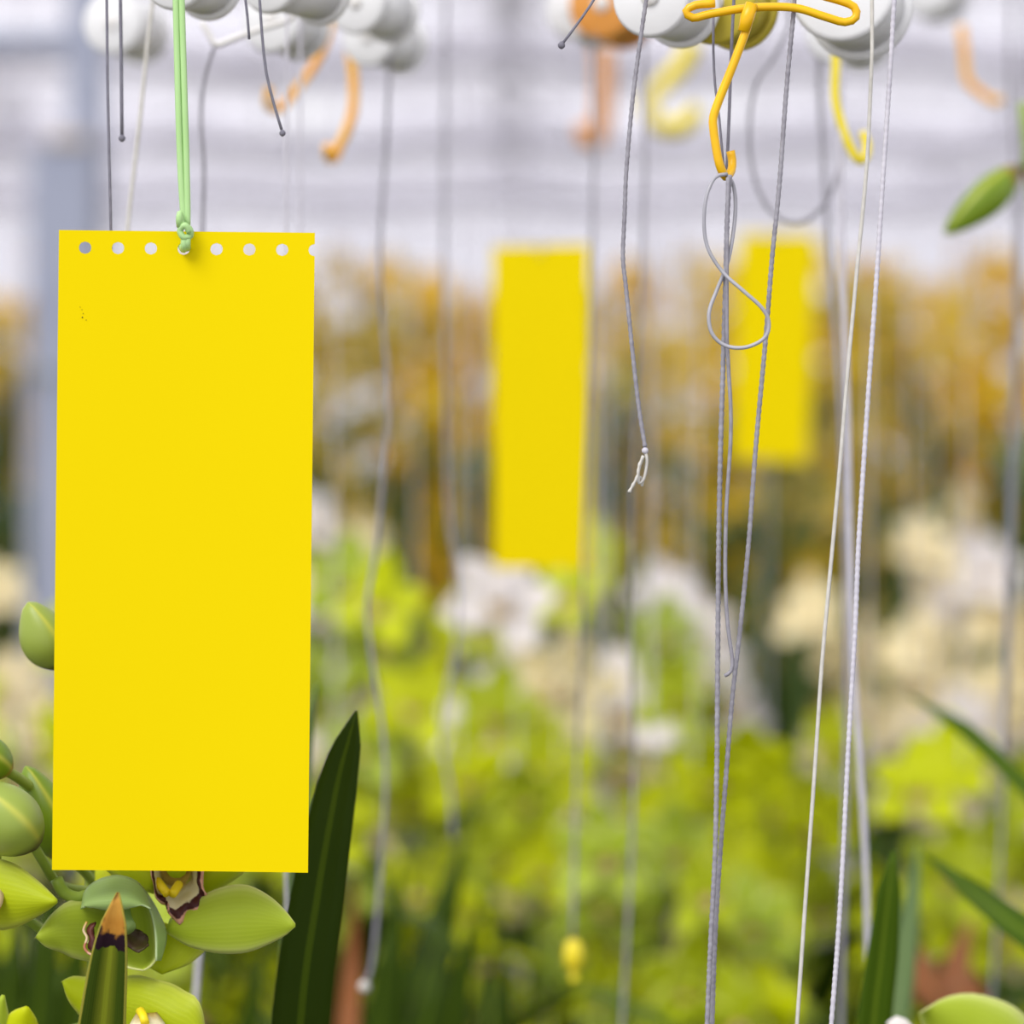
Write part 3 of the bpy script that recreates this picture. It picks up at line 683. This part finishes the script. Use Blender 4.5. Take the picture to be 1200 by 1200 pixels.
# lower flower
f3 = part('flower', tube(catmull(pix([(165, 1195), (140, 1200), (115, 1190)], 1.245, 1.288), .004), .0022, 8), M['stem'], op); f3['label'] = 'green flower at the picture bottom, half cut off'
part('petal', loft(pix([(150, 1160), (120, 1146), (98, 1144), (84, 1144), (72, 1150)], 1.245, 1.236), pix([(150, 1215), (120, 1216), (98, 1196), (82, 1176), (72, 1150)], 1.245, 1.236), .004, 16, 8, ruffle=.0008), M['lime'], f3)
part('petal', loft(pix([(140, 1146), (165, 1144), (192, 1150), (216, 1162), (234, 1174), (240, 1230)], 1.238, 1.222), pix([(140, 1200), (165, 1215), (190, 1235), (212, 1245), (226, 1245), (240, 1230)], 1.238, 1.222), .006, 18, 10, ruffle=.0016), M['lime'], f3)
part('sepal', loft(pix([(150, 1200), (170, 1240), (190, 1290)], 1.24, 1.23), pix([(110, 1210), (130, 1270), (190, 1290)], 1.24, 1.23), .004, 12, 8), M['lime'], f3)
part('lip', loft(pix([(160, 1186), (150, 1210), (170, 1240)], 1.225, 1.21), pix([(184, 1186), (196, 1210), (170, 1240)], 1.225, 1.21), .004, 12, 8), M['lip'], f3)
part('callus', tube(pix([(164, 1184), (168, 1191), (170, 1199)], 1.222, 1.216), .0018, 8), M['callus'], f3)
# left flower
f4 = part('flower', tube(catmull(pix([(-12, 1040), (10, 1060), (50, 1090), (108, 1120)], 1.235, 1.288), .004), .0022, 8), M['stem'], op); f4['label'] = 'lime flower cut off by the left picture edge'
part('petal', loft(pix([(-14, 1030), (-6, 1008), (18, 1013), (42, 1031), (58, 1046), (67, 1056)], 1.226, 1.212), pix([(-14, 1060), (-6, 1087), (18, 1086), (42, 1074), (58, 1064), (67, 1056)], 1.226, 1.212), .005, 18, 10), M['lime'], f4)
part('petal', loft(pix([(-10, 1030), (-30, 1005), (-70, 1000), (-95, 1020)], 1.226, 1.22), pix([(-10, 1060), (-35, 1062), (-70, 1052), (-95, 1020)], 1.226, 1.22), .004, 12, 8), M['lime'], f4)
part('sepal', loft(pix([(-30, 1040), (-40, 990), (-35, 950), (-25, 930)], 1.23, 1.225), pix([(0, 1040), (0, 990), (-8, 950), (-25, 930)], 1.23, 1.225), .004, 12, 8), M['lime'], f4)
part('lip', loft(pix([(-30, 1030), (-34, 1060), (-14, 1086)], 1.222, 1.205), pix([(0, 1028), (4, 1056), (-14, 1086)], 1.222, 1.205), .006, 12, 8), M['lip_p'], f4)
f5 = part('flower', tube(catmull(pix([(10, 1225), (50, 1215), (110, 1200)], 1.25, 1.288), .004), .002, 8), M['stem'], op); f5['label'] = 'flower tip in the bottom left corner'
part('petal', loft(pix([(4, 1240), (2, 1210), (12, 1188), (32, 1180)], 1.25, 1.24), pix([(34, 1240), (44, 1215), (43, 1196), (32, 1180)], 1.25, 1.24), .004, 12, 8), M['lime2'], f5)
part('petal', loft(pix([(-30, 1240), (-12, 1190), (4, 1166)], 1.25, 1.24), pix([(4, 1250), (10, 1200), (4, 1166)], 1.25, 1.24), .003, 12, 8), M['lime3'], f5)
# leaves of the near plant
def leaf(root, pts, widths, mat, nrm=(0, -1, .15), fold=.25, tipattr=False, th=.0009, step=.03):
    g = strap(pts, widths, nrm, fold, th, step)
    ex = {'tip': [(v - pts[-1]).length for v in g[0]]} if tipattr else None
    return part('leaf', g, M[mat], root, extra=ex)
l = leaf(op, [pb + Vector((.02, -.03, .19)), P(60, 2600, 1.30), P(96, 1600, 1.22), P(112, 1300, 1.185), P(121, 1200, 1.176), P(129, 1120, 1.17), P(134, 1080, 1.168), P(138, 1046, 1.167)], [.012, .02, .021, .0195, .0178, .0135, .009, .0006], 'leaf_b', fold=.22, tipattr=True, step=.006)
l['label'] = 'strap leaf with a dry brown and black tip'
dl = thing('orchid_plant', (-.36, 1.95, 0), 'dark leafy orchid without blooms behind the flowers at bottom left', 'orchid'); pot(dl, (-.36, 1.95, 0))
for k, (a, b, c_, dd, w) in enumerate((((20, 1500), (40, 1250), (60, 1050), 1.8, .034), ((60, 1500), (80, 1250), (95, 1070), 1.85, .036), ((-20, 1500), (0, 1280), (18, 1090), 1.75, .034), ((90, 1500), (110, 1300), (130, 1100), 1.95, .036), ((130, 1600), (150, 1350), (165, 1160), 1.9, .034), ((30, 1600), (70, 1350), (110, 1150), 1.7, .034), ((-60, 1500), (-50, 1250), (-30, 1080), 1.8, .034), ((250, 1600), (275, 1300), (310, 1110), 2.0, .034), ((0, 1450), (30, 1280), (70, 1085), 2.05, .05), ((50, 1450), (60, 1290), (40, 1090), 2.1, .05), ((100, 1450), (100, 1280), (85, 1095), 2.05, .05), ((-20, 1450), (-5, 1260), (-8, 1100), 2.0, .05))):
    leaf(dl, [Vector((-.36 + .01 * k, 1.94, .19)), P(a[0], a[1] + 300, dd + .05), P(*a, dd), P(*b, dd), P(*c_, dd)], [.016, .026, w, w * .85, .0006], 'leaf', (.15 * (k % 3 - 1), -1, .15), .12, step=.04)
lp = thing('orchid_plant', (-.03, 1.42, 0), 'tall dark green strap leaves right of the near card', 'orchid'); pot(lp, (-.03, 1.42, 0))
leaf(lp, [Vector((-.04, 1.41, .19)), P(300, 2600, 1.38), P(335, 1500, 1.33), P(352, 1200, 1.30), P(372, 1050, 1.29), P(395, 920, 1.285), P(408, 870, 1.283), P(418, 833, 1.282)], [.016, .022, .024, .0245, .0225, .0165, .0105, .0006], 'leaf', (.1, -1, .1), .12, step=.01)
leaf(lp, [Vector((-.05, 1.44, .19)), P(280, 2300, 1.46), P(322, 1400, 1.46), P(342, 1150, 1.46), P(352, 1000, 1.46), P(356, 900, 1.47), P(372, 800, 1.47)], [.014, .020, .02, .018, .012, .007, .0006], 'leaf3', (.7, -1, .1), .15, step=.02)
leaf(lp, [Vector((.0, 1.44, .19)), P(430, 2300, 1.6), P(455, 1400, 1.9), P(485, 1200, 2.1), P(515, 1090, 2.2), P(540, 985, 2.3)], [.018, .028, .034, .036, .026, .0006], 'leaf', (-.2, -1, .1), .12)
leaf(lp, [Vector((.02, 1.44, .19)), P(470, 2300, 1.6), P(470, 1400, 2.0), P(500, 1230, 2.1), P(540, 1130, 2.2)], [.018, .028, .034, .032, .0006], 'leaf', (-.2, -1, .5), .12)
for k, (a, b, c_, dd, w) in enumerate((((440, 1420), (452, 1200), (470, 1010), 2.1, .036), ((470, 1420), (500, 1200), (545, 985), 2.2, .038), ((500, 1420), (520, 1240), (560, 1060), 2.05, .036), ((420, 1420), (440, 1250), (455, 1080), 2.0, .036), ((400, 1420), (480, 1260), (520, 1120), 1.95, .036), ((560, 1450), (580, 1280), (600, 1140), 2.15, .036))):
    leaf(lp, [Vector((-.03 + .01 * k, 1.45, .19)), P(a[0], a[1] + 300, dd - .1), P(*a, dd), P(*b, dd), P(*c_, dd)], [.016, .026, w, w * .8, .0006], 'leaf', (.15 * (k % 3 - 1), -1, .15), .12, step=.04)
leaf(lp, [Vector((.0, 1.46, .19)), P(380, 2200, 1.62), P(405, 1300, 2.0), P(412, 1150, 2.1), P(416, 1030, 2.1)], [.012, .018, .018, .014, .0006], 'leaf_r', (-.2, -1, .1), .12)
# right-hand plant with leaves, a petal and the spike along the right edge
rb = Vector((.23, 1.55, 0)); rpnt = thing('orchid_plant', rb, 'green leaved orchid at right with one bud hanging near the top right corner', 'orchid'); pot(rpnt, rb)
leaf(rpnt, [rb + Vector((-.03, -.02, .19)), P(985, 2500, 1.5), P(1005, 1600, 1.46), P(1020, 1250, 1.44), P(1033, 1120, 1.435), P(1042, 1040, 1.43), P(1048, 996, 1.43)], [.014, .018, .018, .0175, .0155, .0105, .0006], 'leaf2', (.25, -1, .1), .12, step=.01)
leaf(rpnt, [rb + Vector((-.01, .0, .19)), P(1000, 2500, 1.58), P(1020, 1500, 1.58), P(1036, 1280, 1.66), P(1056, 1150, 1.7), P(1068, 1060, 1.74), P(1076, 985, 1.78)], [.014, .02, .022, .021, .016, .010, .0006], 'leaf3', (-.5, -1, .1), .1, step=.02)
leaf(rpnt, [rb + Vector((.06, .0, .19)), Vector((.36, 1.58, .55)), P(1330, 1120, 1.7), P(1240, 965, 1.75), P(1190, 912, 1.77), P(1130, 855, 1.8), P(1062, 812, 1.84)], [.014, .018, .014, .012, .011, .010, .0006], 'leaf2', (.0, -1, .6), .15)
leaf(rpnt, [rb + Vector((.07, -.02, .19)), Vector((.36, 1.52, .6)), P(1330, 1190, 1.56), P(1250, 1125, 1.56), P(1190, 1085, 1.58), P(1140, 1045, 1.62), P(1082, 1000, 1.66)], [.014, .018, .02, .02, .017, .013, .0006], 'leaf2', (.0, -1, .7), .12)
leaf(rpnt, [rb + Vector((.04, .05, .19)), Vector((.29, 1.75, .5)), P(1130, 1250, 2.2), P(1090, 1160, 2.3), P(1060, 1090, 2.4)], [.014, .02, .03, .026, .0006], 'leaf_r', (-.3, -1, .4), .12)
leaf(rpnt, [rb + Vector((.05, .05, .19)), Vector((.33, 1.75, .5)), P(1150, 1250, 2.1), P(1120, 1150, 2.2), P(1140, 1070, 2.3)], [.014, .02, .026, .024, .0006], 'leaf_r', (-.3, -1, .4), .12)
part('flower_stalk', tube(catmull([rb + Vector((.03, 0, .19)), Vector((.31, 1.56, .6)), P(1250, 1000, 1.55), P(1240, 600, 1.62), P(1222, 350, 1.68), P(1208, 210, 1.7), P(1199, 120, 1.7)], .03), .003, 8), M['stem'], rpnt)
ped([(1207, 205), (1196, 196), (1186, 205)], 1.7, 1.69, .0017, 'stem_b', rpnt)
add_bud(rpnt, (1192, 198), (1107, 274), 22, 1.7, 1.68, 'bud2'); add_bud(rpnt, (1206, 215), (1222, 130), 14, 1.7, 1.7, 'bud2')
f6 = part('flower', tube(catmull(pix([(1150, 1290), (1190, 1300), (1240, 1200)], 1.36, 1.5), .006), .0022, 8), M['stem'], rpnt); f6['label'] = 'green flower rising into the bottom right corner'
part('petal', loft(pix([(1150, 1300), (1100, 1250), (1078, 1186)], 1.37, 1.36), pix([(1230, 1260), (1200, 1190), (1150, 1166), (1110, 1168), (1078, 1186)], 1.37, 1.35), .008, 16, 8), M['lime3'], f6)
part('petal', loft(pix([(1140, 1300), (1080, 1280), (1040, 1198)], 1.37, 1.37), pix([(1140, 1290), (1090, 1230), (1058, 1192), (1040, 1198)], 1.37, 1.37), .004, 12, 8), M['white'], f6)
part('petal', loft(pix([(1200, 1300), (1240, 1250), (1265, 1200)], 1.37, 1.37), pix([(1230, 1320), (1280, 1270), (1265, 1200)], 1.37, 1.37), .004, 12, 8), M['lime3'], f6)

# ------------------------------------------------------------------ orchid prototypes for the rows behind
ANG = {'sepal': (90, 218, 322), 'petal': (155, 25)}
def orient(ang, tilt):
    """matrix: petal +X -> direction `ang` in the XZ plane, +Z (face) -> -Y, tilted"""
    a = R(ang); x = Vector((math.cos(a), 0, math.sin(a))); z = Vector((0, -1, 0)); y = z.cross(x)
    m = Matrix((x, y, z)).transposed().to_4x4(); return m @ Matrix.Rotation(-tilt, 4, 'Y')
def proto_meshes(mat, lipmat):
    s = petal(.042, .027, bend=.55, cup=.2); p = petal(.040, .024, bend=.2, cup=.15)
    lp_ = petal(.026, .024, nu=6, nv=6, sharp=.5, cup=-.5, bend=-2.2, wave=.0015)
    core = join(tube(catmull([Vector((0, .045, -.012)), Vector((0, .02, .0)), Vector((0, 0, 0))], .01), .0022, 6), tube([Vector((0, 0, 0)), Vector((0, -.008, .002)), Vector((0, -.015, -.002))], [.004, .0042, .003], 7))
    return {'sepal': mesh('sepal', s[0], s[1], M[mat], s[2]), 'petal': mesh('petal', p[0], p[1], M[mat], p[2]),
            'lip': mesh('lip', lp_[0], lp_[1], M[lipmat], lp_[2]), 'core': mesh('flower', core[0], core[1], M[mat], core[2])}
PM = {k: proto_meshes(k, l) for k, l in (('lime', 'lip_p'), ('lime2', 'lip_p'), ('lime3', 'lip_p'), ('cream', 'lip_p'), ('white', 'lip_p'))}
lipm = Matrix.Translation((0, -.006, -.004)) @ orient(270, -.9)
def full_flower(root, k, mat4):
    f = link_part('flower', PM[k]['core'], root, mat4)
    for nm, angs in ANG.items():
        for a in angs: link_part(nm, PM[k][nm], f, orient(a + random.uniform(-6, 6), random.uniform(-.1, .3)))
    link_part('lip', PM[k]['lip'], f, lipm)
def far_mesh(mat, lipmat):
    V, F, A, fm = [], [], [], []
    def add(g, m4, mi):
        o = len(V); V.extend(m4 @ v for v in g[0]); F.extend(tuple(x + o for x in f) for f in g[1]); A.extend(g[2]); fm.extend([mi] * len(g[1]))
    s = petal(.042, .022, 4, 2, bend=.55); p = petal(.04, .018, 4, 2, bend=.2)
    for a in ANG['sepal']: add(s, orient(a, .15), 0)
    for a in ANG['petal']: add(p, orient(a, .1), 0)
    add(petal(.026, .024, 4, 2, sharp=.5, cup=-.5, bend=-2.2), lipm, 1)
    add(tube([Vector((0, .045, -.012)), Vector((0, .02, 0)), Vector((0, 0, 0))], .0022, 5), Matrix(), 0)
    return mesh('flower', V, F, [M[mat], M[lipmat]], A, fm)
FM = {k: far_mesh(k, 'lip_p') for k in ('yellow', 'gold', 'bronze', 'cream')}
def leaf_proto(L, w, arch, mat):
    pts = [Vector((0, 0, 0)), Vector((L * .08, 0, L * .35)), Vector((L * .2 * arch, 0, L * .68)), Vector((L * .42 * arch, 0, L * .88)), Vector((L * .66 * arch, 0, L * (.98 - .22 * arch)))]
    g = strap(pts, [w * .7, w, w, w * .8, .0006], (-1, 0, .5), .15, step=.09); return mesh('leaf', g[0], g[1], M[mat], g[2])
LM = [leaf_proto(.82, .030, .8, 'leaf'), leaf_proto(.75, .028, 1.1, 'leaf2'), leaf_proto(.86, .030, .6, 'leaf'), leaf_proto(.8, .028, .9, 'leaf2')]
LM3 = [leaf_proto(.85, .026, .8, 'leaf3'), leaf_proto(.75, .024, 1.1, 'leaf2'), leaf_proto(.95, .026, .5, 'leaf3')]
pg = lathe((0, 0, 0), (0, 0, 1), [(0, .075), (.005, .08), (.19, .10), (.192, .108), (.215, .108), (.215, .098), (.20, .096), (.19, .02)], 18)
POTM = mesh('pot', pg[0], pg[1], M['pot'])
def row_plant(base, tops, kinds, label, group, far=False, nfl=7, fsc=1.0, reach=.52, nleaf=11, lsc=1.0):
    b = Vector((base[0], base[1], 0)); r = thing('orchid_plant', b, label, 'orchid', group)
    link_part('pot', POTM, r, Matrix())
    for i in range(nleaf):
        me = random.choice(LM3 if far else LM); s = random.uniform(.8, 1.1) * lsc
        a = i * 2.4 + random.uniform(-.3, .3)
        link_part('leaf', me, r, Matrix.Translation((.03 * math.cos(a), .03 * math.sin(a), .19)) @ Matrix.Rotation(a, 4, 'Z') @ Matrix.Scale(s, 4))
    for t in tops:
        t = Vector(t); q = b + Vector((random.uniform(-.04, .04), random.uniform(-.04, .04), .19))
        mid = q.lerp(t, .55); mid.x = q.x * .45 + t.x * .55 + random.uniform(-.02, .02)
        path = catmull([q, mid, t.lerp(mid, .4) + Vector((random.uniform(-.02, .02), 0, .02)), t], .04)
        part('flower_stalk', tube(path, [.0035 - .0018 * i / len(path) for i in range(len(path))], 5), M['stem'], r)
        L = 0; acc = [0]
        for p0, p1 in zip(path, path[1:]): L += (p1 - p0).length; acc.append(L)
        for i in range(nfl):
            s = L - reach * (i + .25) / nfl; k = max(j for j in range(len(acc)) if acc[j] <= s); p = path[k]
            side = 1 if i % 2 else -1
            yaw = random.gauss(0, .55) + side * .45; pit = random.uniform(-.35, .25)
            sc = fsc * random.uniform(.85, 1.12)
            rot = Matrix.Rotation(yaw, 4, 'Z') @ Matrix.Rotation(pit, 4, 'X') @ Matrix.Rotation(random.uniform(-.3, .3), 4, 'Y')
            off = rot @ Vector((0, -.045 * sc, .012 * sc)) + Vector((side * .012, 0, 0))
            m4 = Matrix.Translation(p + off - b) @ rot @ Matrix.Scale(sc, 4)
            kd = random.choice(kinds)
            if far: link_part('flower', FM[kd], r, m4)
            else: full_flower(r, kd, m4)
    return r
G1 = 'orchids in the blurred middle rows'
def mid(label, d, tops, kinds, **kw):
    kw.setdefault('fsc', 1.22 if kinds is LI else 1.4)
    T = [P(x, y, d + random.uniform(-.08, .08)) for x, y in tops]
    bx = sum(t.x for t in T) / len(T)
    return row_plant((bx, d), T, kinds, label, G1, **kw)
LI = ['lime', 'lime2', 'lime2', 'lime3']
mid('blurred lime orchid right of the near card, behind the wavy knotted cord', 3.1, [(430, 655), (478, 700), (402, 770)], LI)
mid('blurred lime orchid below left of the middle card', 3.3, [(520, 735), (562, 712), (498, 830)], LI)
mid('blurred lime orchid low under the left of the middle card', 2.9, [(590, 800), (560, 880), (620, 900)], LI)
mid('blurred white orchid directly under the middle card', 3.05, [(622, 700), (700, 765), (745, 835)], ['white', 'white', 'cream'], nfl=8)
mid('blurred lime orchid topped by a round bloom right of the middle card', 3.1, [(752, 648), (722, 700), (800, 770)], LI)
mid('blurred lime orchid behind the curled cord end', 2.9, [(850, 775), (812, 860), (880, 850)], LI)
mid('blurred pale grey white orchid between the middle card and the hook cords', 4.1, [(798, 690), (810, 730)], ['white'], nfl=6)
mid('blurred lime orchid right of the paired hook cords', 3.0, [(940, 850), (900, 930), (985, 905)], LI)
mid('tall cream orchid right of the braided cord', 4.7, [(1100, 580), (1066, 640), (1130, 660)], ['cream', 'white', 'cream'], nfl=8)
mid('cream orchid at the right edge above the dark diagonal leaf', 4.4, [(1165, 672), (1192, 730), (1128, 745)], ['cream', 'cream', 'white'], nfl=9)
mid('cream orchid behind the white flat cord', 4.6, [(985, 720), (1018, 748)], ['cream', 'white'], nfl=6)
mid('blurred lime orchid at right under the dark diagonal leaf', 2.7, [(1112, 905), (1150, 885), (1192, 900)], LI)
mid('blurred cream orchid at the left edge beside the grey post', 4.5, [(22, 690), (-8, 740), (48, 820)], ['cream', 'white'], nfl=8)
mid('blurred cream orchid just right of the near card', 4.6, [(384, 590), (392, 680)], ['cream', 'white'], nfl=8)
mid('lime orchid hidden behind the near card', 3.1, [(250, 690), (150, 730), (330, 660)], LI, nfl=7)
mid('blurred lime orchid low in the centre, left of the yellow clip', 2.6, [(560, 1010), (622, 1030), (655, 1080)], LI, nfl=6)
mid('blurred lime orchid low in the centre, right of the yellow clip', 2.6, [(760, 975), (812, 1040), (715, 1010)], LI, nfl=6)
mid('blurred lime orchid low between the hook cords and the flat cord', 2.5, [(900, 1030), (940, 1070), (870, 1080)], LI, nfl=6)
mid('lime orchid low behind the near card flowers', 2.4, [(260, 1090), (200, 1150), (300, 1160)], LI, nfl=6)
mid('lime orchid just outside the left picture edge', 3.0, [(-120, 720), (-60, 800), (-190, 690)], LI)
mid('cream orchid just outside the left picture edge', 4.4, [(-150, 640), (-210, 700)], ['cream', 'white'])
mid('lime orchid just outside the right picture edge', 3.0, [(1290, 740), (1340, 800), (1390, 700)], LI)
mid('lime orchid behind the left half of the near card', 2.9, [(90, 880), (40, 960), (140, 840)], LI, nfl=5)
G2 = 'tall yellow orchids in the far rows'
MARKS = [(-520, 'far outside the left picture edge'), (-370, 'well outside the left picture edge'), (-230, 'outside the left picture edge'), (-90, 'just outside the left picture edge'), (5, 'at the left picture edge'), (60, 'behind the grey post'), (150, 'behind the left half of the near card'), (280, 'behind the right half of the near card'), (385, 'just right of the near card'), (450, 'behind the wavy knotted cord'),
         (525, 'left of the middle card'), (630, 'behind the middle card'), (740, 'in line with the frayed cord'), (815, 'left of the figure eight wire'), (900, 'behind the small far card'), (985, 'in line with the white flat cord'),
         (1060, 'right of the braided cord'), (1130, 'below the hanging flower bud'), (1195, 'at the right picture edge'), (1290, 'just outside the right picture edge'), (1430, 'outside the right picture edge'), (1570, 'well outside the right picture edge'), (1720, 'far outside the right picture edge')]
ROWN = ('front', 'middle', 'back')
KN = {'yellow': 'old gold', 'gold': 'golden', 'bronze': 'bronze'}
used_labels = set()
for row, (d, step, ktop) in enumerate(((6.4, .27, 330), (7.4, .27, 308), (8.6, .29, 298))):
    x = -d * K * 600 - .95 + row * .1
    while x < d * K * 600 + .9:
        T = []
        for _ in range(4):
            py = ktop + abs(random.gauss(0, 1)) * 45
            T.append(Vector((x + random.uniform(-.16, .16), d + random.uniform(-.2, .2), CAMZ + (600 - py) * K * d)))
        kd = random.choice(('yellow', 'gold', 'bronze', 'bronze', 'yellow'))
        px = 600 + x / (K * d); mk = min(MARKS, key=lambda m: abs(m[0] - px))[1]
        lab = '%s tall orchid, %s far row, %s' % (KN[kd], ROWN[row], mk)
        row_plant((x, d), T, [kd, kd, kd, 'yellow'], lab, G2, far=True, nfl=15, fsc=1.35, reach=1.1, nleaf=12, lsc=1.6)
        x += step * random.uniform(.85, 1.15)
